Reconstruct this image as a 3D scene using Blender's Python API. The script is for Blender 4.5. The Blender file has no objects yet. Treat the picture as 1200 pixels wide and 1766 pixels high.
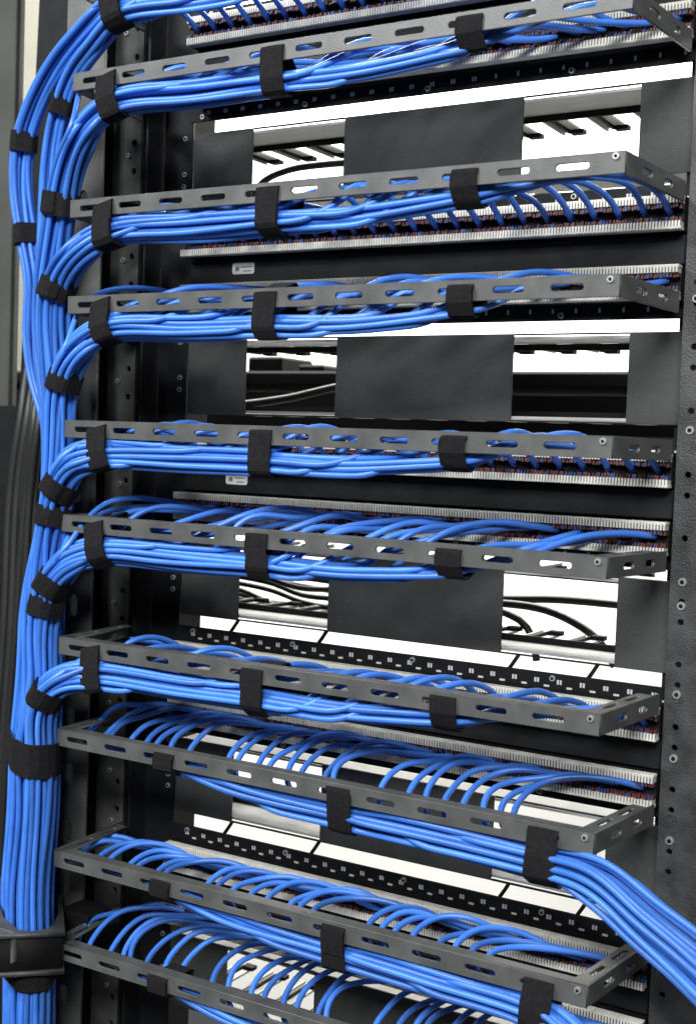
import bpy, bmesh, math, random
import numpy as np
from mathutils import Vector, Matrix

random.seed(7)
rng = np.random.default_rng(7)
S = bpy.context.scene
COL = S.collection

# ------------------------------------------------------------------ camera
CAM = np.array([0.69389, -0.8792, -0.32952])
YAW, PITCH, ROLL, FPX = 0.53709, -0.05201, 0.0361, 2201.45
_f = np.array([-math.sin(YAW)*math.cos(PITCH), math.cos(YAW)*math.cos(PITCH), math.sin(PITCH)])
_r = np.array([math.cos(YAW), math.sin(YAW), 0.0])
_u = np.cross(_r, _f)
R_ = math.cos(ROLL)*_r + math.sin(ROLL)*_u
U_ = -math.sin(ROLL)*_r + math.cos(ROLL)*_u
cd = bpy.data.cameras.new('camera')
cam = bpy.data.objects.new('camera', cd); COL.objects.link(cam)
cam.matrix_world = Matrix(((R_[0], U_[0], -_f[0], CAM[0]), (R_[1], U_[1], -_f[1], CAM[1]), (R_[2], U_[2], -_f[2], CAM[2]), (0, 0, 0, 1)))
cd.sensor_fit = 'HORIZONTAL'; cd.sensor_width = 36.0; cd.lens = FPX/1200*36.0
cd.dof.use_dof = True; cd.dof.focus_distance = 1.0; cd.dof.aperture_fstop = 14
cd.clip_start = 0.02; cd.clip_end = 60
S.camera = cam

def at(x, y, Y):
    """a place in the photograph, taken at the depth Y it has in the rack"""
    d = (x-600)/FPX*R_ - (y-883)/FPX*U_ + _f
    return CAM + (Y-CAM[1])/d[1]*d

# ------------------------------------------------------------------ light
W = bpy.data.worlds.new('World'); S.world = W; W.use_nodes = True
W.node_tree.nodes['Background'].inputs[0].default_value = (0.95, 0.98, 1.0, 1)
W.node_tree.nodes['Background'].inputs[1].default_value = 0.085

def area(name, loc, target, sx, sy, power, col):
    l = bpy.data.lights.new(name, 'AREA'); l.shape = 'RECTANGLE'; l.size = sx; l.size_y = sy
    l.energy = power; l.color = col
    o = bpy.data.objects.new(name, l); COL.objects.link(o); o.location = loc
    o.rotation_euler = (Vector(target)-Vector(loc)).to_track_quat('-Z', 'Y').to_euler()
    return o
area('ceiling_lamp_rear_aisle', (1.05, -2.3, 0.95), (0.2, 0, -0.4), 1.3, 0.4, 92, (0.98, 0.99, 1.0))
area('ceiling_lamp_left', (-0.9, -1.8, 1.2), (0.1, 0, -0.4), 1.2, 0.25, 66, (0.97, 0.99, 1.0))
area('ceiling_lamp_front_aisle', (-0.5, 1.05, 1.5), (-0.7, 1.7, -0.4), 2.6, 0.5, 240, (1.0, 0.99, 0.95))

S.view_settings.view_transform = 'Standard'
S.view_settings.look = 'None'
S.view_settings.exposure = 0.15
S.view_settings.gamma = 1.0
S.view_settings.use_curve_mapping = False
S.render.engine = 'CYCLES'

# ------------------------------------------------------------------ materials
def mat(name, col, rough=0.5, metal=0.0, var=0.0, scale=40, bump=0.0, bscale=300, spec=0.5, rvar=0.0, stretch=None, island=False):
    m = bpy.data.materials.new(name); m.use_nodes = True
    nt = m.node_tree; b = nt.nodes['Principled BSDF']
    b.inputs['Base Color'].default_value = (*col, 1); b.inputs['Roughness'].default_value = rough
    b.inputs['Metallic'].default_value = metal; b.inputs['Specular IOR Level'].default_value = spec
    tc = nt.nodes.new('ShaderNodeTexCoord')
    src = tc.outputs['Object']
    if stretch:
        mp = nt.nodes.new('ShaderNodeMapping'); mp.inputs['Scale'].default_value = stretch
        nt.links.new(src, mp.inputs['Vector']); src = mp.outputs['Vector']
    if var or rvar:
        n = nt.nodes.new('ShaderNodeTexNoise'); n.inputs['Scale'].default_value = scale; n.inputs['Detail'].default_value = 6
        nt.links.new(src, n.inputs['Vector'])
        if var:
            mr = nt.nodes.new('ShaderNodeMapRange'); mr.inputs[1].default_value = 0.3; mr.inputs[2].default_value = 0.7
            mr.inputs[3].default_value = 1-var; mr.inputs[4].default_value = 1+var
            nt.links.new(n.outputs['Fac'], mr.inputs[0])
            vm = nt.nodes.new('ShaderNodeVectorMath'); vm.operation = 'SCALE'; vm.inputs[0].default_value = col
            last = mr.outputs[0]
            if island:
                oi = nt.nodes.new('ShaderNodeObjectInfo')
                m2 = nt.nodes.new('ShaderNodeMapRange'); m2.inputs[3].default_value = 0.70; m2.inputs[4].default_value = 1.22
                nt.links.new(oi.outputs['Random'], m2.inputs[0])
                mm = nt.nodes.new('ShaderNodeMath'); mm.operation = 'MULTIPLY'
                nt.links.new(last, mm.inputs[0]); nt.links.new(m2.outputs[0], mm.inputs[1]); last = mm.outputs[0]
            nt.links.new(last, vm.inputs['Scale']); nt.links.new(vm.outputs[0], b.inputs['Base Color'])
        if rvar:
            m3 = nt.nodes.new('ShaderNodeMapRange'); m3.inputs[3].default_value = max(0.02, rough-rvar); m3.inputs[4].default_value = rough+rvar
            nt.links.new(n.outputs['Fac'], m3.inputs[0]); nt.links.new(m3.outputs[0], b.inputs['Roughness'])
    if bump:
        n2 = nt.nodes.new('ShaderNodeTexNoise'); n2.inputs['Scale'].default_value = bscale; n2.inputs['Detail'].default_value = 4
        nt.links.new(src, n2.inputs['Vector'])
        bp = nt.nodes.new('ShaderNodeBump'); bp.inputs['Strength'].default_value = bump; bp.inputs['Distance'].default_value = 0.002
        nt.links.new(n2.outputs['Fac'], bp.inputs['Height']); nt.links.new(bp.outputs[0], b.inputs['Normal'])
    return m
M = {}
M['blue'] = mat('blue_jacket', (0.046, 0.172, 0.60), 0.36, var=0.16, scale=32, bump=0.06, bscale=200, rvar=0.08, island=True)
M['bar'] = mat('grey_painted_steel', (0.072, 0.074, 0.071), 0.38, var=0.28, scale=38, bump=0.12, bscale=900, rvar=0.1)
M['plate'] = mat('charcoal_powder_coat', (0.046, 0.049, 0.046), 0.6, var=0.12, scale=260, bump=0.4, bscale=1300, spec=0.35)
M['panel'] = mat('black_panel_steel', (0.007, 0.0074, 0.0085), 0.6, var=0.3, scale=70, bump=0.15, bscale=900, spec=0.2)
M['rail'] = mat('dark_rail_steel', (0.034, 0.036, 0.036), 0.5, var=0.5, scale=55, bump=0.3, bscale=700, rvar=0.15)
M['post'] = mat('upright_grey_steel', (0.066, 0.068, 0.064), 0.55, var=0.4, scale=30, bump=0.2, bscale=700, spec=0.3)
M['frontpost'] = mat('grey_front_flange_steel', (0.095, 0.096, 0.09), 0.5, var=0.3, scale=30, bump=0.2, bscale=700, spec=0.35)
M['black'] = mat('black_plastic', (0.005, 0.005, 0.0055), 0.7, var=0.2, scale=50, bump=0.1, spec=0.2)
M['strap'] = mat('black_hook_and_loop', (0.0085, 0.008, 0.009), 0.9, var=0.4, scale=350, bump=0.5, bscale=1200, spec=0.2)
M['comb'] = mat('ivory_comb_plastic', (0.54, 0.53, 0.47), 0.6, var=0.18, scale=80)
M['wine'] = mat('maroon_wire_ends', (0.075, 0.018, 0.02), 0.6, var=0.4, scale=300)
M['bluewire'] = mat('dark_blue_wire_ends', (0.02, 0.05, 0.17), 0.5, var=0.3, scale=300)
M['steel'] = mat('bright_screw_steel', (0.62, 0.62, 0.6), 0.35, metal=0.7, var=0.1, scale=300)
M['flange'] = mat('pale_grey_duct', (0.42, 0.42, 0.40), 0.55, var=0.08, scale=60)
M['label'] = mat('silver_sticker', (0.50, 0.50, 0.48), 0.4, var=0.1, scale=200)
M['ink'] = mat('grey_print', (0.12, 0.12, 0.12), 0.7)
M['white_ink'] = mat('pale_print', (0.5, 0.5, 0.5), 0.7)
M['wall'] = mat('white_wall_paint', (0.82, 0.81, 0.77), 0.8, var=0.03, scale=3, bump=0.05, bscale=60)
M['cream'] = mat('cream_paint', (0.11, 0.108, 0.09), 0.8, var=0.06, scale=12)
M['frame'] = mat('dull_grey_cabinet_paint', (0.036, 0.038, 0.034), 0.7, var=0.3, scale=14, bump=0.1, bscale=300)
M['cord'] = mat('black_cord_jacket', (0.012, 0.012, 0.012), 0.45, var=0.1, scale=40)
M['greycord'] = mat('charcoal_cord_jacket', (0.016, 0.016, 0.016), 0.5, var=0.15, scale=40)

# ------------------------------------------------------------------ helpers
def link(name, me, parent=None, m=None, loc=None, smooth=False):
    o = bpy.data.objects.new(name, me); COL.objects.link(o)
    if m is not None and me is not None and len(me.materials) == 0:
        for x in (m if isinstance(m, (list, tuple)) else [m]): me.materials.append(M[x])
    if smooth and me is not None:
        me.polygons.foreach_set('use_smooth', [True]*len(me.polygons))
    if parent: o.parent = parent
    if loc is not None: o.location = loc
    return o
def tag(o, label, cat, group=None):
    o['label'] = label; o['category'] = cat
    if group: o['group'] = group
    return o
def thing(name, loc, label, cat, group=None):
    o = bpy.data.objects.new(name, None); COL.objects.link(o); o.location = loc
    o.empty_display_size = 0.02
    return tag(o, label, cat, group)
def structure(o):
    o['kind'] = 'structure'; return o

class MB:
    def __init__(s): s.v = []; s.f = []; s.m = []
    def box(s, x0, x1, y0, y1, z0, z1, mi=0):
        n = len(s.v)
        s.v += [(x0, y0, z0), (x1, y0, z0), (x1, y1, z0), (x0, y1, z0), (x0, y0, z1), (x1, y0, z1), (x1, y1, z1), (x0, y1, z1)]
        s.f += [tuple(n+i for i in q) for q in ((0, 3, 2, 1), (4, 5, 6, 7), (0, 1, 5, 4), (1, 2, 6, 5), (2, 3, 7, 6), (3, 0, 4, 7))]
        s.m += [mi]*6
        return s
    def cyl(s, c, ax, r, h, n=14, mi=0, r2=None):
        c = Vector(c); ax = Vector(ax).normalized(); a = ax.orthogonal().normalized(); b = ax.cross(a); k = len(s.v); r2 = r if r2 is None else r2
        for j, rr in ((0, r), (1, r2)):
            for i in range(n):
                t = 2*math.pi*i/n; s.v.append(tuple(c+ax*h*j+a*rr*math.cos(t)+b*rr*math.sin(t)))
        for i in range(n): s.f.append((k+i, k+(i+1) % n, k+n+(i+1) % n, k+n+i)); s.m.append(mi)
        s.f.append(tuple(k+n-1-i for i in range(n))); s.f.append(tuple(k+n+i for i in range(n))); s.m += [mi, mi]
        return s
    def mesh(s, name, mats=None, bevel=0.0):
        me = bpy.data.meshes.new(name); me.from_pydata(s.v, [], s.f); me.update()
        if mats:
            for x in mats: me.materials.append(M[x])
            me.polygons.foreach_set('material_index', s.m)
        if bevel:
            bm = bmesh.new(); bm.from_mesh(me)
            bmesh.ops.bevel(bm, geom=list(bm.edges), offset=bevel, segments=1, affect='EDGES', profile=0.5)
            bm.to_mesh(me); bm.free()
        return me

def rounded(w, h, r, n=4, cx=0, cy=0):
    pts = []
    for (sx, sy, a0) in ((1, 1, 0), (-1, 1, 90), (-1, -1, 180), (1, -1, 270)):
        for i in range(n+1):
            a = math.radians(a0+90*i/n); pts.append((cx+sx*(w/2-r)+r*math.cos(a), cy+sy*(h/2-r)+r*math.sin(a)))
    return pts
def circle(r, cx, cy, n=14):
    return [(cx+r*math.cos(2*math.pi*i/n), cy+r*math.sin(2*math.pi*i/n)) for i in range(n)]
def plate2d(name, outer, holes, th, bevel=0.0004, plane='XZ'):
    """sheet with real cut-outs: 2D curve with holes, extruded, turned into a mesh. plane XZ: faces -Y"""
    cu = bpy.data.curves.new(name, 'CURVE'); cu.dimensions = '2D'; cu.fill_mode = 'BOTH'
    for lp in [outer]+holes:
        sp = cu.splines.new('POLY'); sp.points.add(len(lp)-1); sp.use_cyclic_u = True
        for p, q in zip(sp.points, lp): p.co = (q[0], q[1], 0, 1)
    cu.extrude = th/2; cu.bevel_depth = bevel; cu.bevel_resolution = 0; cu.offset = -bevel
    t = bpy.data.objects.new(name, cu)
    COL.objects.link(t)
    me = bpy.data.meshes.new_from_object(t)
    COL.objects.unlink(t); bpy.data.objects.remove(t); bpy.data.curves.remove(cu)
    me.materials.clear()
    if plane == 'XZ': me.transform(Matrix(((1, 0, 0, 0), (0, 0, -1, 0), (0, 1, 0, 0), (0, 0, 0, 1))))
    elif plane == 'YZ': me.transform(Matrix(((0, 0, 1, 0), (1, 0, 0, 0), (0, 1, 0, 0), (0, 0, 0, 1))))
    me.name = name
    return me
def rect(x0, x1, y0, y1): return [(x0, y0), (x1, y0), (x1, y1), (x0, y1)]

def frames(P):
    T = np.gradient(P, axis=0); T /= np.linalg.norm(T, axis=1)[:, None]
    N = np.zeros_like(P)
    a = np.array([0, 0, 1.0]) if abs(T[0][2]) < 0.9 else np.array([1.0, 0, 0])
    n = a-T[0]*(a@T[0]); n /= np.linalg.norm(n); N[0] = n
    for i in range(1, len(P)):
        n = n-T[i]*(n@T[i]); n /= np.linalg.norm(n); N[i] = n
    return T, N, np.cross(T, N)
def tube_mesh(name, P, r, sides=8):
    P = np.asarray(P, float); T, N, B = frames(P); n = len(P)
    a = np.linspace(0, 2*np.pi, sides, endpoint=False)
    V = (P[:, None, :]+r*(np.cos(a)[None, :, None]*N[:, None, :]+np.sin(a)[None, :, None]*B[:, None, :])).reshape(-1, 3)
    F = []
    for i in range(n-1):
        for j in range(sides):
            k = (j+1) % sides; F.append((i*sides+j, i*sides+k, (i+1)*sides+k, (i+1)*sides+j))
    F.append(tuple(range(sides-1, -1, -1))); F.append(tuple((n-1)*sides+j for j in range(sides)))
    me = bpy.data.meshes.new(name); me.from_pydata(V.tolist(), [], F); me.update()
    me.polygons.foreach_set('use_smooth', [True]*len(me.polygons))
    return me
def spline(pts, step=0.006, sub=24):
    """centripetal Catmull-Rom through pts, resampled evenly"""
    P = np.asarray(pts, float)
    P = np.vstack([2*P[0]-P[1], P, 2*P[-1]-P[-2]]); out = []
    for i in range(1, len(P)-2):
        p0, p1, p2, p3 = P[i-1:i+3]
        t0 = 0; t1 = t0+max(np.linalg.norm(p1-p0), 1e-6)**.5; t2 = t1+max(np.linalg.norm(p2-p1), 1e-6)**.5; t3 = t2+max(np.linalg.norm(p3-p2), 1e-6)**.5
        for t in np.linspace(t1, t2, sub, endpoint=False):
            A1 = (t1-t)/(t1-t0)*p0+(t-t0)/(t1-t0)*p1; A2 = (t2-t)/(t2-t1)*p1+(t-t1)/(t2-t1)*p2; A3 = (t3-t)/(t3-t2)*p2+(t-t2)/(t3-t2)*p3
            B1 = (t2-t)/(t2-t0)*A1+(t-t0)/(t2-t0)*A2; B2 = (t3-t)/(t3-t1)*A2+(t-t1)/(t3-t1)*A3
            out.append((t2-t)/(t2-t1)*B1+(t-t1)/(t2-t1)*B2)
    out.append(P[-2]); return resample(np.array(out), step)
def resample(P, step):
    d = np.r_[0, np.cumsum(np.linalg.norm(np.diff(P, axis=0), axis=1))]
    n = max(4, int(d[-1]/step)); s = np.linspace(0, d[-1], n)
    return np.stack([np.interp(s, d, P[:, k]) for k in range(3)], 1)

# ------------------------------------------------------------------ the rack's measures
U4 = 0.1778                                   # four rack units from one patch panel to the next
D = 0.1017                                    # how far the cable bars stand off the panels
BXL, BXR = -0.0404, 0.4234
BZ = {1: 0.0384, 2: -0.0384}; BH = 0.0143     # top of the two bars of a panel; height of a bar
PITCH_B = 0.432/24
ROW = {1: (0.0045, 0.0285), 2: (-0.0430, -0.0190)}
PZ = -0.0072
def pz(k): return -k*U4

PHR = {(0, 1): 'the topmost connector row',
       (0, 2): 'the bar just above the duct-finger windows',
       (1, 1): 'the bar just below the duct-finger windows',
       (1, 2): 'the bar just above the black-equipment windows',
       (2, 1): 'the bar just below the black-equipment windows',
       (2, 2): 'the bar just above the tangled-cord windows',
       (3, 1): 'the bar just below the tangled-cord windows',
       (3, 2): 'the bar level with the wide trunk strap',
       (4, 1): 'the bar just above the trunk clamp',
       (4, 2): 'the bar level with the trunk clamp'}
PPHR = {0: 'above the duct-finger windows', 1: 'just above the black-equipment windows',
        2: 'just above the tangled-cord windows', 3: 'just below the tangled-cord windows',
        4: 'crossed by the thick outgoing blue bundle'}

# ------------------------------------------------------------------ the setting: the white room seen through the gaps
wall = structure(link('wall', MB().box(-4.2, 2.6, 1.9, 2.0, -1.9, 1.7).mesh('wall'), None, 'wall'))
wall2 = structure(link('wall_return', MB().box(-2.15, -2.05, 0.9, 1.9, -1.9, 1.7).mesh('wall_return'), None, 'wall'))

# ------------------------------------------------------------------ rack uprights
def screw_mesh(r=0.0032):
    mb = MB(); mb.cyl((0, 0, 0), (0, -1, 0), r, 0.0016, 16, 0, r*0.85)
    mb.cyl((0, -0.00165, 0), (0, -1, 0), r*0.5, 0.0002, 10, 1)
    return mb.mesh('screw', ['steel', 'black'])
SCREW = screw_mesh(); SCREW_S = screw_mesh(0.0024)

up = thing('rack_upright', (-0.07, 0.02, -0.95), 'dark steel upright of the rack beside the blue cable trunk', 'rack upright')
def part(name, me, parent, m, loc=None, smooth=False):
    o = link(name, me, parent, m, None, smooth)
    l = Vector(loc) if loc is not None else Vector((0, 0, 0))
    o.location = l-parent.location
    return o
Z0, Z1 = -0.95, 0.22
# mounting rail, uncut; small bright screws imitate light showing through its holes
hol = []
part('mounting_rail', plate2d('mounting_rail', rect(-0.043, -0.0115, Z0, Z1), hol, 0.002), up, 'panel', (0, 0.019, 0))
for kk in range(5):
    for dz in (-0.066, -0.097, -0.1075):
        part('hole_light_speck', SCREW_S, up, None, (-0.019+0.001*(kk % 2), 0.0178, -kk*U4+dz))
part('web', MB().box(-0.046, -0.0435, -0.004, 0.09, Z0, Z1).mesh('web'), up, 'panel')
hol = [circle(0.0028, -0.078, Z1-0.03-0.0254*i, 10) for i in range(44)]
part('middle_flange', plate2d('middle_flange', rect(-0.103, -0.0700, Z0, Z1), hol, 0.003), up, 'post', (0, 0.0195, 0))
part('side_web', MB().box(-0.1165, -0.1035, 0.0, 0.09, Z0, Z1).mesh('side_web'), up, 'panel')
part('inner_fold', MB().box(-0.0695, -0.0665, 0.017, 0.06, Z0, Z1).mesh('inner_fold'), up, 'panel')
hol = [rounded(0.010, 0.020, 0.0049, 4, -0.0925, Z1-0.04-0.0508*i) for i in range(22)]
part('front_flange', plate2d('front_flange', rect(-0.116, -0.0712, Z0, Z1), hol, 0.0025), up, 'frontpost', (0, -0.03, 0))
for i in range(24):
    o = part('screw', SCREW_S, up, None, (-0.0895+0.003*((i*7) % 3), 0.0172, Z1-0.045-0.0508*i+0.004*((i*5) % 4)))
# black sheet added beside the rail so the bright wall stays hidden
Yf = 0.094
e0, e1, e2 = at(72, -30, Yf), at(35, 700, Yf), at(-60, 704, Yf)
fp = link('added_dark_sheet', plate2d('added_dark_sheet', [(e2[0], Z0), (-0.047, Z0), (-0.047, Z1), (e0[0], Z1), (e0[0], e0[2]), (e1[0], e1[2]), (e2[0], e1[2])], [], 0.004, 0.0004), None, 'panel', (0, Yf, 0))
tag(fp, 'flat black filler sheet closing the cabinet behind the left upright', 'panel')
upr = thing('rack_upright', (0.47, 0.01, -0.95), 'dark speckled steel upright with ring screws at the bracket arms', 'rack upright')
hol = []
z = Z1-0.02
while z > Z0+0.01:
    for dz in (-0.008, -0.0225): hol.append(circle(0.0021, 0.4415, z+dz, 10))
    z -= 0.04445
part('mounting_rail', plate2d('mounting_rail', rect(0.4325, 0.475, Z0, Z1), hol, 0.0025), upr, 'rail', (0, 0.006, 0))
part('rail_light_stop', MB().box(0.4250, 0.60, 0.0222, 0.0262, Z0, Z1).mesh('rail_light_stop'), upr, 'panel')  # added sheet behind the rail, shuts out the white wall's light
part('side_panel', MB().box(0.4755, 0.64, 0.0035, 0.0085, Z0, Z1).mesh('side_panel'), upr, 'rail')
for zz in (0.02, -0.045, -0.1335, -0.2195, -0.3104, -0.4164, -0.4332, -0.4958, -0.5412, -0.60, -0.68, -0.76):
    part('screw', SCREW, upr, None, (0.4415, 0.0045, zz))
WASH = MB().cyl((0, 0, 0), (0, -1, 0), 0.0042, 0.0007, 18, 0, 0.0038).cyl((0, -0.0008, 0), (0, -1, 0), 0.0022, 0.0009, 12, 0, 0.0018).mesh('washer', ['rail'])
for zz in (-0.145, -0.3224, -0.4022, -0.5, -0.585): part('washer', WASH, upr, None, (0.4420, 0.0045, zz))

# ------------------------------------------------------------------ patch panels with their connector rows
def comb_mesh(up_):
    mb = MB(); w = PITCH_B
    s = 1 if up_ else -1
    def zz(a, b): return (a, b) if s > 0 else (-b, -a)
    z0, z1 = zz(0.0, 0.0019); mb.box(-w/2+0.0001, w/2-0.0001, -0.0080, 0.0, z0, z1)
    for i in range(8):
        x = (i-3.5)*w/8; z0, z1 = zz(0.0004, 0.0056); mb.box(x-0.00064, x+0.00064, -0.0092, -0.0002, z0, z1)
    return mb.mesh('comb', ['comb'])
COMB_LO, COMB_HI = comb_mesh(True), comb_mesh(False)
def wires_mesh(seed):
    r = random.Random(seed); mb = MB()
    for i in range(8):
        x = (i-3.5)*PITCH_B/8
        for zz in (-0.0045, 0.0045):
            a = r.uniform(-0.0005, 0.0005); l = r.uniform(0.001, 0.0035)
            mb.box(x-0.0008, x+0.0008, -0.005-l, -0.001, zz+a-0.0017, zz+a+0.0012, 0 if r.random() < 0.72 else 1)
    return mb.mesh('wire_ends', ['wine', 'bluewire'])
WIRES = [wires_mesh(i) for i in range(6)]
BODY = MB().box(-PITCH_B/2+0.00025, PITCH_B/2-0.00025, -0.001, 0.010, -0.012, 0.012).mesh('connector_block', ['black'])
TAB = MB().box(-0.0021, 0.0021, 0.0105, 0.0114, 0.0, 0.0014).mesh('tab', ['comb'])
MARK = MB().box(-0.0019, -0.0003, -0.0002, 0, -0.0017, 0.0017).box(0.0004, 0.0019, -0.0002, 0, -0.0017, 0.0017).mesh('port_mark', ['white_ink'])
MARK1 = MB().box(-0.0009, 0.0008, -0.0002, 0, -0.0017, 0.0017).mesh('port_mark', ['white_ink'])
for k in range(5):
    zc = pz(k)+PZ
    p = thing('connector_panel', (0.216, 0.012, zc), 'black patch panel rear with ivory connector combs ' + PPHR[k], 'patch panel', 'patch panels in the rack')
    if k in (1, 2): p['label'] = 'black patch panel rear with silver sticker, ' + PPHR[k]
    part('back_plate', MB().box(-0.0110, 0.432, 0.0125, 0.0145, zc-0.047, zc+0.047).mesh('back_plate', None, 0.0005), p, 'panel')
    part('spine', MB().box(0.0, 0.432, 0.004, 0.0122, zc-0.0105, zc+0.0105).mesh('spine', None, 0.0008), p, 'panel')
    for w in (1, 2):
        z0, z1 = ROW[w]; zr = pz(k)+(z0+z1)/2
        for i in range(24):
            x = (i+0.5)*PITCH_B
            b = part('connector_block', BODY, p, None, (x, 0, zr))
            l = link('comb', COMB_LO, b); l.location = (0, -0.001, -0.0118)
            h = link('comb', COMB_HI, b); h.location = (0, -0.001, 0.0118)
            ww = link('wire_ends', WIRES[(i*5+k*3+w) % 6], b); ww.location = (0, -0.001, 0)
            t = link('tab', TAB, b); t.location = (0.0082, 0.001, 0.0128)
            part('port_mark', MARK if (i < 15 or w == 1) else MARK1, p, None, (x, 0.0123, zc+(0.0408 if w == 1 else -0.0400)))
        for xs in (0.003, 0.108, 0.2215, 0.3395):
            part('screw', SCREW_S, p, None, (xs+0.006*(w == 1), 0.0125, zc+(0.0432 if w == 1 else -0.0432)))
    if k in (1, 2):
        s = part('sticker', plate2d('sticker', rounded(0.0225, 0.0095, 0.002), [], 0.0003, 0), p, 'label', (0.057, 0.0037, zc+0.0015))
        part('printed_mark', MB().box(0.049, 0.053, 0.0033, 0.0034, zc-0.0006, zc+0.0030).box(0.055, 0.066, 0.0033, 0.0034, zc+0.0022, zc+0.0030).box(0.057, 0.065, 0.0033, 0.0034, zc-0.0012, zc-0.0004).mesh('printed_mark'), p, 'ink')

# ------------------------------------------------------------------ horizontal cable managers with their windows
def finger_mesh(flip):
    mb = MB(); s = -1 if flip else 1
    # a flat finger with a raised rib reaching into the room and a dark clip at its tip
    mb.box(-0.008, 0.008, 0, 0.055, -0.001, 0.001)
    z0, z1 = sorted((-s*0.0011, -s*0.0035)); mb.box(-0.0078, -0.0058, 0.001, 0.054, z0, z1)
    mb.box(-0.0015, 0.0010, 0.001, 0.050, z0, z1, 1)
    z0, z1 = sorted((-s*0.0011, -s*0.0045)); mb.box(0.0015, 0.0125, 0.046, 0.054, z0, z1, 1)
    return mb.mesh('finger', ['flange', 'black'])
FING = {0: finger_mesh(False), 1: finger_mesh(True)}
WSEG = [(-0.0110, 0.0515), (0.1425, 0.2995), (0.3900, 0.4300)]
WNAME = {0: 'charcoal cable manager with pale duct fingers in its windows', 1: 'charcoal cable manager with black equipment behind its windows',
         2: 'charcoal cable manager with curving black cords behind its windows', 3: 'charcoal cable manager behind the thick outgoing blue bundle'}
for k in range(5):
    zt, zb = pz(k)-0.0625, pz(k)-0.1290
    if k == 4: WNAME[4] = 'charcoal cable manager behind the lowest loops of blue cable'
    m = thing('cable_manager', (0.21, 0.02, (zt+zb)/2), WNAME[k], 'cable manager', 'cable managers between the patch panels')
    for (a, b) in WSEG:
        me = MB().box(a, b, 0.019, 0.021, zb, zt).mesh('plate', None, 0.0005)
        part('plate', me, m, 'plate')
    for (a, b) in ((0.0517, 0.1423), (0.2997, 0.3898)):
        for nm, z0, z1 in (('window_lip', zt-0.0012, zt), ('window_lip', zb, zb+0.0012)):
            part(nm, MB().box(a, b, 0.0192, 0.0212, z0, z1).mesh(nm), m, 'panel')
    for fl, zz in ((0, zt-0.0032), (1, zb+0.0032)):
        part('duct_flange', MB().box(-0.011, 0.4245, 0.0215, 0.062, zz-0.001, zz+0.001).mesh('duct_flange'), m, 'flange')
        sgn = -1 if fl == 0 else 1
        z0, z1 = sorted((zz+sgn*0.0012, zz+sgn*0.0062))
        part('flange_edge', MB().box(-0.011, 0.4245, 0.0605, 0.0625, z0, z1).mesh('flange_edge'), m, 'black')
        for i in range(12):
            o = part('finger', FING[fl], m, None, (0.004+i*0.037, 0.0645, zz))
    if k >= 2:
        for xs in (0.053, 0.143, 0.315, 0.378):
            part('stay', tube_mesh('stay', spline([(xs, 0.019, zb+0.001), (xs-0.003, 0.017, zb-0.005), (xs-0.006, 0.0158, zb-0.010)], 0.003), 0.0016, 6), m, 'black')

# ------------------------------------------------------------------ cable bars
SLOTS = [-0.0185+0.0407*n for n in range(11)]
FRONT = plate2d('front_strip', rect(BXL, BXR, -BH, 0), [rounded(0.0225, 0.0042, 0.002, 3, x, -BH*0.52) for x in SLOTS], 0.0016, 0.0003)
FLANGE = plate2d('top_flange', rect(BXL+0.001, BXR-0.001, 0, 0.009), [], 0.0014, 0.0002, 'XY')
ARML = 0.094
ARM = plate2d('arm', rect(0, ARML, -BH, 0), [rounded(0.016, 0.0046, 0.002, 3, 0.032, -BH*0.5), rounded(0.014, 0.0046, 0.002, 3, 0.066, -BH*0.5)], 0.0016, 0.0003, 'YZ')
ARMF = plate2d('arm_flange', [(0, 0), (0.011, 0), (0.011, ARML-0.01), (0, ARML-0.01)], [rounded(0.0035, 0.022, 0.0016, 3, 0.006, 0.028), rounded(0.0035, 0.022, 0.0016, 3, 0.006, 0.062)], 0.0014, 0.0002, 'XY')
for k in range(5):
    for w in (1, 2):
        zt = pz(k)+BZ[w]
        b = thing('cable_bar', (0.19, -D, zt), 'grey slotted cable bracket, ' + PHR[(k, w)], 'cable bracket', 'slotted cable brackets')
        b.rotation_euler = (random.uniform(-.012, .012), random.uniform(-.0022, .0022), random.uniform(-.002, .002))
        part('front_strip', FRONT, b, 'bar', (0, -D, zt))
        part('top_flange', FLANGE, b, 'bar', (0, -D+0.001, zt-0.0009))
        for side in (-1, 1):
            x = BXR-0.0008 if side > 0 else BXL+0.0008
            a = part('arm', ARM, b, 'bar', (x, -D+0.0009, zt)); a.rotation_euler = (0, 0, -side*0.10)
            if side > 0:
                fl = link('arm_flange', ARMF, a, 'bar'); fl.location = (-0.0118, 0.001, -0.0009)
            else:
                fl = link('arm_flange', ARMF, a, 'bar'); fl.location = (0.0008, 0.001, -0.0009)
        for x in (BXR-0.006,):
            part('screw', SCREW_S, b, None, (x, -D-0.0009, zt-0.0035))

# ------------------------------------------------------------------ blue cables
CR = 0.00232
def hexdisc(n, d):
    pts = []
    for i in range(-8, 9):
        for j in range(-8, 9): pts.append((d*(i+0.5*j)+d*0.2, d*j*math.sqrt(3)/2+d*0.13))
    pts.sort(key=lambda p: p[0]**2+p[1]**2)
    return np.array(pts[:n])
CABLES = {}                                   # (k, w) -> list of point arrays

def smooth(P, n):
    for _ in range(n): P[1:-1] = 0.5*P[1:-1]+0.25*(P[:-2]+P[2:])
    return P

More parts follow.
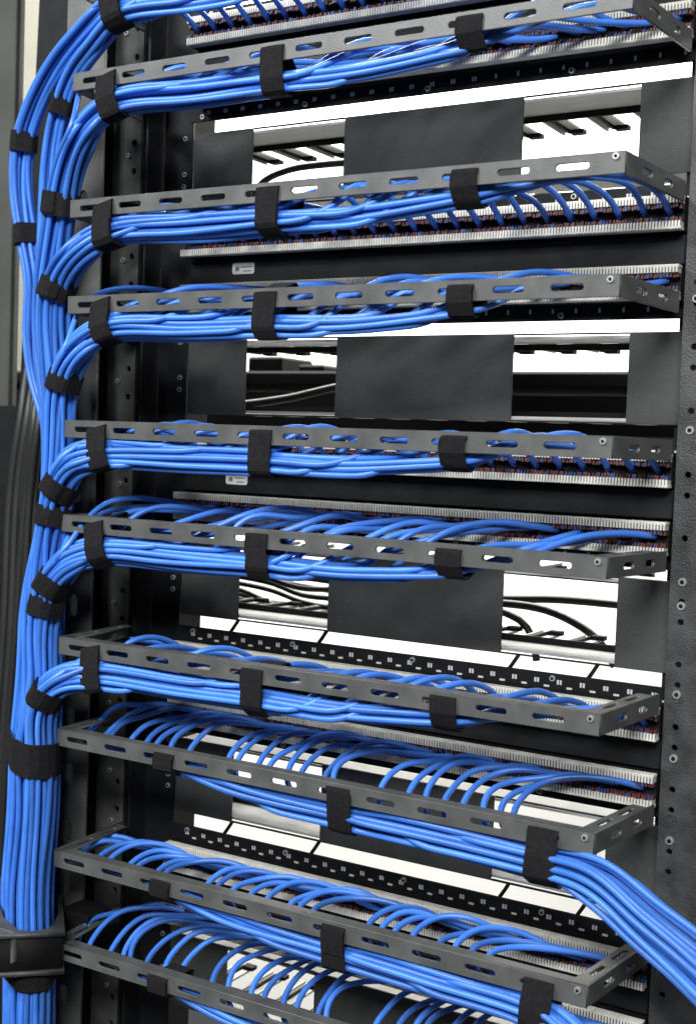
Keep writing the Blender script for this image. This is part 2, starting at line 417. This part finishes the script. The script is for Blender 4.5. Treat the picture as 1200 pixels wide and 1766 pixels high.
def lane_end(px_off, Y):
    """the common run of the trunk below the last bend"""
    return [at(63+px_off, 1285, Y), at(60+px_off*1.1, 1400, Y), at(50+px_off*1.2, 1540, Y), at(52+px_off*1.1, 1660, Y), at(50+px_off*1.1, 1790, Y), at(48+px_off*1.1, 1900, Y)]
TR = {   # trunk lanes: centre of each bundle where it bends off its bar and down
 (0, 1, 'a'): [(-0.028, 40, -0.100), (155, 40, -0.096), (100, 105, -0.085), (58, 185, -0.075), (40, 245, -0.070), (36, 320, -0.066), (47, 405, -0.062), (62, 490, -0.058), (58, 570, -0.055), (66, 650, -0.052), (90, 740, -0.050), (88, 860, -0.048), (70, 960, -0.046), (50, 1050, -0.045), (48, 1170, -0.045)],
 (0, 1, 'b'): [(-0.02, 0, 0), (172, 62, -0.094), (130, 115, -0.086), (106, 175, -0.078), (90, 250, -0.070), (84, 340, -0.064), (80, 430, -0.060), (75, 520, -0.056), (72, 600, -0.054), (84, 680, -0.050), (95, 760, -0.046), (98, 860, -0.042), (88, 960, -0.04), (72, 1060, -0.04), (70, 1170, -0.04)],
 (0, 2): [(0, 0, 0), (150, 218, -0.100), (124, 270, -0.092), (110, 325, -0.086), (102, 380, -0.081), (92, 440, -0.077), (84, 500, -0.074), (80, 580, -0.071), (88, 660, -0.069), (96, 740, -0.066), (94, 850, -0.063), (80, 950, -0.06), (64, 1050, -0.058), (62, 1170, -0.058)],
 (1, 1): [(0, 0, 0), (140, 428, -0.102), (112, 462, -0.098), (96, 502, -0.092), (92, 560, -0.087), (98, 640, -0.083), (104, 720, -0.079), (104, 830, -0.075), (96, 940, -0.071), (86, 1050, -0.068), (86, 1170, -0.068)],
 (1, 2): [(0, 0, 0), (138, 596, -0.103), (114, 632, -0.099), (104, 672, -0.094), (102, 730, -0.090), (98, 830, -0.086), (86, 930, -0.082), (66, 1040, -0.079), (58, 1170, -0.079)],
 (2, 1): [(0, 0, 0), (128, 792, -0.104), (106, 832, -0.102), (94, 880, -0.098), (84, 950, -0.095), (76, 1050, -0.090), (80, 1170, -0.090)],
 (2, 2): [(0, 0, 0), (120, 966, -0.104), (92, 996, -0.103), (76, 1040, -0.101), (70, 1100, -0.100), (72, 1180, -0.100)],
 (3, 1): [(0, 0, 0), (112, 1168, -0.106), (80, 1192, -0.109), (66, 1236, -0.110)],
}
ENDS = {(0, 1, 'a'): (-14, -0.045), (0, 1, 'b'): (12, -0.040), (0, 2): (-8, -0.058), (1, 1): (15, -0.068), (1, 2): (-16, -0.079), (2, 1): (12, -0.090), (2, 2): (-12, -0.100), (3, 1): (5, -0.111)}

def bundle_center(k, w, key):
    zt = pz(k)+BZ[w]; zl = zt-BH-0.0125; zh = zt-BH*0.55
    pts = [(0.415, -D+0.020, zh+0.002), (0.36, -D+0.018, zh-0.001), (0.325, -D+0.011, zt-BH-0.004), (0.3125, -D+0.009, zt-BH-0.0065), (0.28, -D+0.008, zl+0.003),
           (0.22, -D+0.008, zl-0.001), (0.1545, -D+0.008, zl), (0.08, -D+0.007, zl-0.001), (0.0, -D+0.004, zl-0.001)]
    if len(key) == 3:
        off = 0.006 if key[2] == 'a' else -0.007
        pts = [(x, y, z+off) for x, y, z in pts]
    for (px, py, Y) in TR[key][1:]: pts.append(at(px, py, Y))
    pts += lane_end(*ENDS[key])
    return spline(pts, 0.006)

def wander(n, amp, length):
    m = max(4, int(n/length)+2); c = rng.normal(0, amp, m)
    return np.interp(np.linspace(0, m-1, n), np.arange(m), c)

def make_left_row(k, w):
    zt = pz(k)+BZ[w]; zr = pz(k)+sum(ROW[w])/2
    out = []
    groups = [(k, w, 'a'), (k, w, 'b')] if (k, w) == (0, 1) else [(k, w)]
    cents = []
    for g in groups:
        C = bundle_center(k, w, g); cents.append((C, *frames(C)))
    ng = len(groups); n_in = 24//ng
    offs = hexdisc(n_in, 0.0050)
    cnt = [0]*ng
    for i in range(23, -1, -1):               # rightmost port first: it lies innermost
        g = i % ng; C, T, N, B = cents[g]
        a, b = offs[cnt[g]]; cnt[g] += 1
        X = (i+0.5)*PITCH_B
        jx = max(X-rng.uniform(0.045, 0.075)-(0.035 if w == 2 else 0), -0.03+0.001*i)
        j0 = int(np.argmin(np.abs(C[:60+int(len(C)*0)+1 if False else len(C)//1, 0]-jx)+10*(np.abs(C[:, 2]-zt) > 0.06)))
        n = len(C)-j0
        ang = wander(n, 0.22, 22); sc = 1.0+wander(n, 0.05, 16)
        a_ = (a*np.cos(ang)-b*np.sin(ang))*sc; b_ = (a*np.sin(ang)+b*np.cos(ang))*sc
        run = C[j0:]+N[j0:]*a_[:, None]+B[j0:]*b_[:, None]
        hz = zt-BH*0.5+rng.uniform(-0.004, 0.008)
        if w == 1:
            lead = [(X, -0.004, zr-0.001), (X+rng.uniform(-.001, .001), -0.020, zr+0.008), (X-0.004+rng.uniform(-.004, .004), -0.048, max(hz, zr+0.010)), (X-0.016, -0.072+rng.uniform(-.004, .004), hz), ]
        else:
            hz = zt-BH*0.3+rng.uniform(-0.004, 0.010)
            sw = rng.uniform(0.6, 1.5); lead = [(X, -0.004, zr+0.001), (X-0.008*sw, -0.017, zr+rng.uniform(-.004, .005)), (X-0.028*sw, -0.042+rng.uniform(-.006, .006), hz+rng.uniform(.002, .011)), (X-0.048*sw, -0.072+rng.uniform(-.005, .005), hz+rng.uniform(-.003, .006))]
        pts = lead+[tuple(run[0])]+[tuple(q) for q in run[3::3]]
        P = spline(pts, 0.007, 10); P = smooth(P, 4)
        out.append((i, g, P))
    return out

def right_center(k, w):
    zt = pz(k)+BZ[w]; zl = zt-BH-0.0115
    pts = [(0.02, -D+0.014, zl+0.016), (0.073, -D+0.012, zl+0.013), (0.125, -D+0.009, zl+0.004), (0.17, -D+0.008, zl+0.001), (0.2325, -D+0.008, zl), (0.31, -D+0.007, zl-0.001), (0.392, -D+0.004, zl-0.003)]
    if (k, w) == (3, 2):
        pts += [tuple(at(1035, 1522, -0.110)), tuple(at(1110, 1588, -0.122)), tuple(at(1200, 1662, -0.135)), tuple(at(1330, 1790, -0.145)), tuple(at(1480, 1950, -0.15))]
    else:
        dz = zt-(pz(3)+BZ[2])
        pts += [(0.428, -0.112, zl-0.014), (0.462, -0.124, zl-0.036), (0.500, -0.135, zl-0.066), (0.548, -0.145, zl-0.115), (0.60, -0.15, zl-0.18)]
    return spline(pts, 0.006)

def make_right_row(k, w):
    zt = pz(k)+BZ[w]; zr = pz(k)+sum(ROW[w])/2
    C = right_center(k, w); T, N, B = frames(C)
    offs = hexdisc(24, 0.0050); out = []
    flare = np.interp(C[:, 0], [0.39, 0.43, 0.50, 0.6], [1.0, 1.18, 1.42, 1.55])
    for c, i in enumerate(range(24)):
        a, b = offs[c]; X = (i+0.5)*PITCH_B
        jj = i % 8; back = 0.046+0.0030*jj+rng.uniform(-0.005, 0.005)+(0.012 if w == 1 else 0)
        jx = max(X+rng.uniform(0.0, 0.02), 0.024)
        j0 = int(np.argmin(np.abs(C[:, 0]-jx)))
        n = len(C)-j0
        ang = wander(n, 0.20, 22); sc = (1.0+wander(n, 0.05, 16))*flare[j0:]
        a_ = (a*np.cos(ang)-b*np.sin(ang))*sc; b_ = (a*np.sin(ang)+b*np.cos(ang))*sc
        run = C[j0:]+N[j0:]*a_[:, None]+B[j0:]*b_[:, None]
        zb = zt-BH
        if w == 2:
            r = rng.uniform
            lead = [(X, -0.004, zr+0.001), (X-0.012, -0.013, zr+r(0, .006)), (X-back*0.55, -0.021+r(-.004, .003), zr+r(-.001, .008)), (X-back*0.88, -0.036+r(-.005, .005), zr-0.001+r(-.003, .006)),
                    (X-back*r(.98, 1.06), -0.058+r(-.004, .004), zr-0.008+r(-.003, .003)), (X-back*0.95, -0.076, zb+0.003+r(-.003, .003)), (X-back*0.70, -0.088, zb-0.006+(0.010 if X < 0.11 else 0))]
        else:
            r = rng.uniform
            lead = [(X, -0.004, zr-0.001), (X-0.014, -0.015, zr+r(.002, .009)), (X-back*0.6, -0.030+r(-.005, .005), zt-0.006+r(-.004, .006)), (X-back*0.92, -0.048+r(-.005, .005), zt-0.005+r(-.003, .004)),
                    (X-back*1.04, -0.066, zt-0.009), (X-back*0.98, -0.080, zb+0.001), (X-back*0.7, -0.089, zb-0.007+(0.011 if X < 0.11 else 0))]
        pts = lead+[tuple(run[0])]+[tuple(q) for q in run[3::3]]
        P = spline(pts, 0.0055, 10); P = smooth(P, 4)
        out.append((i, 0, P))
    return out

ROWS = [(k, w) for k in range(5) for w in (1, 2)]
for (k, w) in ROWS:
    rows = make_right_row(k, w) if (k, w) in ((3, 2), (4, 1), (4, 2)) else make_left_row(k, w)
    CABLES[(k, w)] = rows
    for (i, g, P) in rows:
        o0 = P[0].copy()
        me = tube_mesh('network_cable', P-o0, CR, 8); me.materials.append(M['blue'])
        o = bpy.data.objects.new('network_cable', me); COL.objects.link(o); o.location = o0
        tag(o, 'blue network cable bundled along ' + PHR[(k, w)], 'cable', 'blue network cables')

# ------------------------------------------------------------------ hook-and-loop straps
def hull2d(pts):
    pts = sorted(set((round(float(a), 6), round(float(b), 6)) for a, b in pts))
    def half(ps):
        h = []
        for p in ps:
            while len(h) >= 2 and (h[-1][0]-h[-2][0])*(p[1]-h[-2][1])-(h[-1][1]-h[-2][1])*(p[0]-h[-2][0]) <= 0: h.pop()
            h.append(p)
        return h[:-1]
    return half(pts)+half(pts[::-1])
def crossings(keys, P0, n, rad):
    res = []
    for key in keys:
        kk = key[:2]
        for (i, g, P) in CABLES[kk]:
            if len(key) == 3 and g != (0 if key[2] == 'a' else 1): continue
            d = (P-P0)@n
            for j in np.nonzero(d[:-1]*d[1:] < 0)[0]:
                q = P[j]+(P[j+1]-P[j])*(d[j]/(d[j]-d[j+1]))
                if np.linalg.norm(q-P0) < rad: res.append(q)
    return res
def strap(P0, n, keys, width, label, group, rad=0.03, extra=(), th=0.0012, tail=True, gap=0.0004):
    P0 = np.asarray(P0, float); n = np.asarray(n, float); n /= np.linalg.norm(n)
    e1 = np.array([0, 1.0, 0])-n*n[1]; e1 /= np.linalg.norm(e1); e2 = np.cross(n, e1)
    pts = []
    for q in crossings(keys, P0, n, rad):
        a, b = (q-P0)@e1, (q-P0)@e2
        for t in np.linspace(0, 2*np.pi, 10, endpoint=False): pts.append((a+(CR+gap)*math.cos(t), b+(CR+gap)*math.sin(t)))
    if len(pts) < 10:
        print('strap without cables', label); return None
    for q in extra: pts.append(((np.asarray(q)-P0)@e1, (np.asarray(q)-P0)@e2))
    h = np.array(hull2d(pts))
    d = np.r_[0, np.cumsum(np.linalg.norm(np.diff(np.vstack([h, h[:1]]), axis=0), axis=1))]
    s = np.linspace(0, d[-1], 41)[:-1]; hc = np.vstack([h, h[:1]])
    L = np.stack([np.interp(s, d, hc[:, 0]), np.interp(s, d, hc[:, 1])], 1)
    def off(L, t):
        tn = np.roll(L, -1, 0)-np.roll(L, 1, 0); tn /= np.linalg.norm(tn, axis=1)[:, None]
        return L+t*np.stack([tn[:, 1], -tn[:, 0]], 1)
    m = len(L); V = []; F = []
    Lo = off(L, th)
    wig = wander(m, 0.0006, 6); wig[-3:] = wig[0]
    prof = [(L, -0.5), (L, 0.5), (Lo, 0.5), (off(L, th*1.15), 0.0), (Lo, -0.5)]
    for lp, f in prof:
        for j in range(m): V.append(e1*lp[j, 0]+e2*lp[j, 1]+n*(f*width+wig[j]))
    np_ = len(prof)
    for r in range(np_):
        for j in range(m):
            F.append((r*m+j, ((r+1) % np_)*m+j, ((r+1) % np_)*m+(j+1) % m, r*m+(j+1) % m))
    me = bpy.data.meshes.new('cable_strap'); me.from_pydata([tuple(v) for v in V], [], F); me.update()
    me.materials.append(M['strap'])
    o = bpy.data.objects.new('cable_strap', me); COL.objects.link(o); o.location = P0
    tag(o, label, 'strap', group)
    if tail and rng.random() < 0.5:
        # the loose end lies over the first turn on the side towards the aisle
        fr = np.argsort(L[:, 0])[0]; idx = [(fr+q) % m for q in range(-4, 5)]
        V = []; F = []; A = off(L, th*1.2); Bq = off(L, th*2.1)
        for lp in (A, Bq):
            for f in (-0.46, 0.46):
                for j in idx: V.append(e1*lp[j, 0]+e2*lp[j, 1]+n*(f*width+0.0008+wig[j]))
        c = len(idx)
        for j in range(c-1):
            F += [(2*c+j, 3*c+j, 3*c+j+1, 2*c+j+1), (j, j+1, c+j+1, c+j), (j, 2*c+j, 2*c+j+1, j+1), (c+j, c+j+1, 3*c+j+1, 3*c+j)]
        F += [(0, c, 3*c, 2*c), (c-1, 3*c-1, 4*c-1, 2*c-1)]
        me = bpy.data.meshes.new('strap_end'); me.from_pydata([tuple(v) for v in V], [], F); me.update(); me.materials.append(M['strap'])
        t = bpy.data.objects.new('strap_end', me); COL.objects.link(t); t.parent = o
    return o

for (k, w) in ROWS:
    zt = pz(k)+BZ[w]; rightward = (k, w) in ((3, 2), (4, 1), (4, 2))
    xs = (0.073, 0.2325, 0.390) if rightward else (0.0, 0.1545, 0.3125)
    nm = ('nearest the trunk on', 'at mid length of', 'farthest from the trunk on')
    for x, q in zip(xs, nm):
        zc = zt-BH-0.010
        zs = zt-BH*0.28
        extra = [(x, -D-0.0021, zs), (x, -D-0.0021, zt-BH), (x, -D+0.004, zs)]
        n = np.array([1.0, 0, 0])
        if x == 0.0: n = np.array([0.97, 0.0, 0.24]) if not rightward else n
        strap((x, -D+0.006, zc), n, [(k, w)] if (k, w) != (0, 1) else [(0, 1, 'a'), (0, 1, 'b')], 0.0195 if x < 0.35 else 0.021,
              'black strap %s %s' % (q, PHR[(k, w)]), 'straps tying bundles to the bars', 0.034, extra)
def trunk_strap(px, py, Y, keys, width, label, n, rad=0.03, **kw):
    return strap(at(px, py, Y), n, keys, width, label, 'straps round the blue trunk', rad, **kw)
a, b = (0, 1, 'a'), (0, 1, 'b')
trunk_strap(40, 245, -0.070, [a], 0.017, 'black strap on the outermost blue bundle level with the pale duct fingers', (0.08, 0, 1))
trunk_strap(47, 405, -0.062, [a], 0.017, 'black strap on the outermost blue bundle just below the finger windows', (-0.1, 0, 1))
trunk_strap(105, 180, -0.078, [b], 0.017, 'small black strap half hidden behind the bend of the next bundle', (0.25, 0, 1))
trunk_strap(105, 354, -0.084, [(0, 2)], 0.019, 'black strap at the bend of the bundle below the finger-window bar end', (0.12, 0, 1))
trunk_strap(97, 498, -0.092, [(1, 1)], 0.017, 'black strap hugging the bend just above the black equipment windows', (0.35, 0.1, 1))
trunk_strap(107, 655, -0.096, [(1, 2)], 0.016, 'black strap hugging the bend level with the black equipment windows', (0.3, 0.1, 1))
trunk_strap(103, 838, -0.101, [(2, 1)], 0.016, 'black strap at the upper bend below the black equipment windows', (0.7, 0.1, 1))
trunk_strap(93, 888, -0.098, [(2, 1)], 0.016, 'black strap under the bend below the black equipment windows', (0.15, 0.1, 1))
trunk_strap(88, 1003, -0.103, [(2, 2)], 0.016, 'black strap at the upper bend level with the cord windows', (0.7, 0.1, 1))
trunk_strap(75, 1045, -0.101, [(2, 2)], 0.016, 'black strap under the bend level with the cord windows', (0.15, 0.1, 1))
trunk_strap(78, 1196, -0.109, [(3, 1)], 0.016, 'black strap hugging the lowest bend above the wide trunk strap', (0.6, 0.1, 1))
ALLK = [a, b, (0, 2), (1, 1), (1, 2), (2, 1), (2, 2), (3, 1)]
trunk_strap(63, 1285, -0.078, ALLK, 0.028, 'wide black strap round the whole blue cable trunk', (0, 0, 1), 0.1)
trunk_strap(52, 1648, -0.078, ALLK, 0.014, 'black strap round the trunk just under the clamp', (0, 0, 1), 0.1)

# clamp that holds the trunk to the upright: a black jaw and a grey slotted tongue
cl = thing('trunk_clamp', at(60, 1592, -0.078), 'black clamp jaw with grey tongue gripping the blue trunk', 'clamp')
cq = crossings(ALLK, at(52, 1592, -0.078), np.array([0, 0, 1.0]), 0.1)
qs = np.array(cq); x0, x1, y0, y1 = qs[:, 0].min()-0.004, qs[:, 0].max()+0.004, qs[:, 1].min()-0.004, qs[:, 1].max()+0.004
pc = at(52, 1592, -0.078); L0 = Vector(cl.location)
hp = []
for q in cq:
    for t in np.linspace(0, 2*np.pi, 8, endpoint=False): hp.append((q[0]+0.0045*math.cos(t), q[1]+0.0045*math.sin(t)))
h = hull2d(hp)
cx_, cy_ = np.mean([p[0] for p in h]), np.mean([p[1] for p in h])
inner = h[::-1]
hx = [p[0] for p in h]; hy = [p[1] for p in h]
va = np.array([CAM[0]-cx_, CAM[1]-cy_]); va /= np.linalg.norm(va); vb = np.array([-va[1], va[0]])      # the jaw stands square to the run of the trunk's depth
ua = [(p[0]-cx_)*va[0]+(p[1]-cy_)*va[1] for p in h]; ub = [(p[0]-cx_)*vb[0]+(p[1]-cy_)*vb[1] for p in h]
outer = [(cx_+va[0]*A_+vb[0]*B_, cy_+va[1]*A_+vb[1]*B_) for A_, B_ in ((min(ua)-.003, min(ub)-.003), (max(ua)+.003, min(ub)-.003), (max(ua)+.003, max(ub)+.003), (min(ua)-.003, max(ub)+.003))]
me = plate2d('jaw', outer, [inner], 0.029, 0.0006, 'XY')
part('jaw', me, cl, 'black', (0, 0, pc[2]))
for dz in (-0.016, 0.016):
    part('jaw_lip', plate2d('jaw_lip', [(cx_+(p[0]-cx_)*1.06, cy_+(p[1]-cy_)*1.03) for p in outer], [inner], 0.0028, 0.0005, 'XY'), cl, 'rail', (0, 0, pc[2]+dz))
ex = at(28, 1636, -0.135)
part('tongue', plate2d('tongue', rounded(0.05, 0.026, 0.003, 3, -0.025, 0), [rounded(0.03, 0.008, 0.003, 3, -0.03, 0)], 0.004, 0.0006), cl, 'post', tuple(ex))
me = MB().box(x1-0.002, -0.071, -0.062, -0.0315, pc[2]-0.012, pc[2]+0.012).mesh('bracket', None, 0.001)
part('bracket', me, cl, 'black')

# ------------------------------------------------------------------ left margin: cabinet frame, cream post, hanging black cords
gp = thing('cabinet_frame_post', at(5, 900, 0.12), 'dull grey cabinet frame post beyond the blue trunk', 'post')
A0, A1 = at(41, -40, 0.12), at(12, 1800, 0.12)
part('post_body', MB().box(A0[0]-0.16, A0[0], 0.12, 0.124, -1.0, 0.25).mesh('post_body', None, 0.001), gp, 'frame')
part('edge_bead', MB().box(A0[0]-0.010, A0[0]-0.004, 0.114, 0.1195, -1.0, 0.25).mesh('edge_bead', None, 0.001), gp, 'frame')
cq0 = at(90, 0, 1.72)
cp = link('cream_post', MB().box(-0.16, 0.0, 0, 0.06, -1.2, 1.2).mesh('cream_post', None, 0.004), None, 'cream', (cq0[0], 1.72, 0.0))
tag(cp, 'cream painted post at the far wall beyond the grey cabinet frame', 'post')
for i, (xa, xb, xc, Y) in enumerate(((62, 44, 10, 0.05), (50, 30, 2, 0.06), (70, 52, 22, 0.045), (38, 18, -10, 0.065), (58, 40, 30, 0.055), (80, 60, 40, 0.05))):
    P = spline([at(xa+14, 640-10*i, 0.085), at(xa, 705, Y), at(xb, 860, Y), at(xc+18, 1080, Y), at(xc, 1330, Y), at(xc-12, 1600, Y), at(xc-14, 1850, Y)], 0.012)
    me = tube_mesh('hanging_cord', P-P[0], 0.0045, 8); me.materials.append(M['greycord' if i % 2 else 'cord'])
    o = bpy.data.objects.new('hanging_cord', me); COL.objects.link(o); o.location = P[0]
    tag(o, 'black cord hanging beside the grey cabinet post', 'cord', 'black cords beside the trunk')

# ------------------------------------------------------------------ patch cords and equipment on the far side of the rack
def cord(pts, r, label, group=None):
    P = spline(pts, 0.008); me = tube_mesh('black_cord', P-P[0], r, 8); me.materials.append(M['cord'])
    o = bpy.data.objects.new('black_cord', me); COL.objects.link(o); o.location = P[0]
    return tag(o, label, 'cord', group)
Yc = 0.15
cord([at(430, 345, Yc), at(455, 312, Yc), at(500, 292, Yc), at(550, 284, Yc), at(620, 281, Yc), at(700, 300, Yc)], 0.0035, 'single black cord arching behind the finger window')
cord([at(780, 1028, Yc), at(868, 1033, Yc), at(960, 1034, Yc), at(1065, 1043, Yc), at(1160, 1055, Yc)], 0.0035, 'straight black cord crossing the pale window')
cord([at(800, 1040, 0.13), at(870, 1041, 0.13), at(940, 1052, 0.13), at(1000, 1080, 0.13), at(1036, 1110, 0.13), at(1060, 1150, 0.13)], 0.0035, 'black cord curving down to the far corner of the cord window')
cord([at(810, 1040, 0.12), at(868, 1056, 0.12), at(900, 1073, 0.12), at(918, 1100, 0.12), at(925, 1140, 0.12)], 0.0033, 'short black cord bending down at the window edge')
for j in range(9):
    y0 = 978+j*7+rng.uniform(-5, 5); y1 = y0+rng.uniform(10, 44); Y = 0.10+0.012*j
    cord([at(350, y0-8, Y), at(415, y0, Y), at(470, (y0+y1)/2+rng.uniform(-6, 6), Y), at(520, y1-3, Y), at(570, y1+rng.uniform(-5, 8), Y), at(640, y1+10, Y)], 0.0026, 'black cord in the tangle behind the cord window', 'tangled black cords')
eq = thing('equipment_case', (-0.25, 0.5, -0.45), 'black equipment case seen through the middle windows', 'equipment')
YE = 0.5
zA, zB, zC = at(985, 640, YE)[2], at(985, 669, YE)[2], at(985, 682, YE)[2]
part('lower_unit', MB().box(-0.75, 0.42, YE, YE+0.25, zC-0.075, zC).mesh('lower_unit', None, 0.003), eq, 'black')
part('upper_unit', MB().box(-0.75, 0.42, YE, YE+0.20, zB, zA).mesh('upper_unit', None, 0.003), eq, 'black')
for x0 in (-0.74, -0.16, 0.37): part('spacer', MB().box(x0, x0+0.03, YE+0.02, YE+0.18, zC-0.001, zB+0.001).mesh('spacer'), eq, 'black')
pA, pB = at(432, 640, YE), at(470, 612, YE)
part('adapter', MB().box(pA[0]-0.02, pB[0], YE+0.02, YE+0.10, pA[2]-0.002, pB[2]).mesh('adapter', None, 0.003), eq, 'black')
pA, pB = at(498, 640, YE), at(542, 626, YE)
part('adapter', MB().box(pA[0], pB[0], YE+0.02, YE+0.10, pA[2]-0.002, pB[2]).mesh('adapter', None, 0.003), eq, 'black')
for j in range(1):
    cord([at(380, 700+10*j, 0.2), at(430, 696-6*j, 0.2), at(500, 686+9*j, 0.2), at(560, 672-3*j, 0.2), at(640, 655+8*j, 0.2)], 0.004, 'black cord in front of the black equipment case', 'cords at the equipment case')
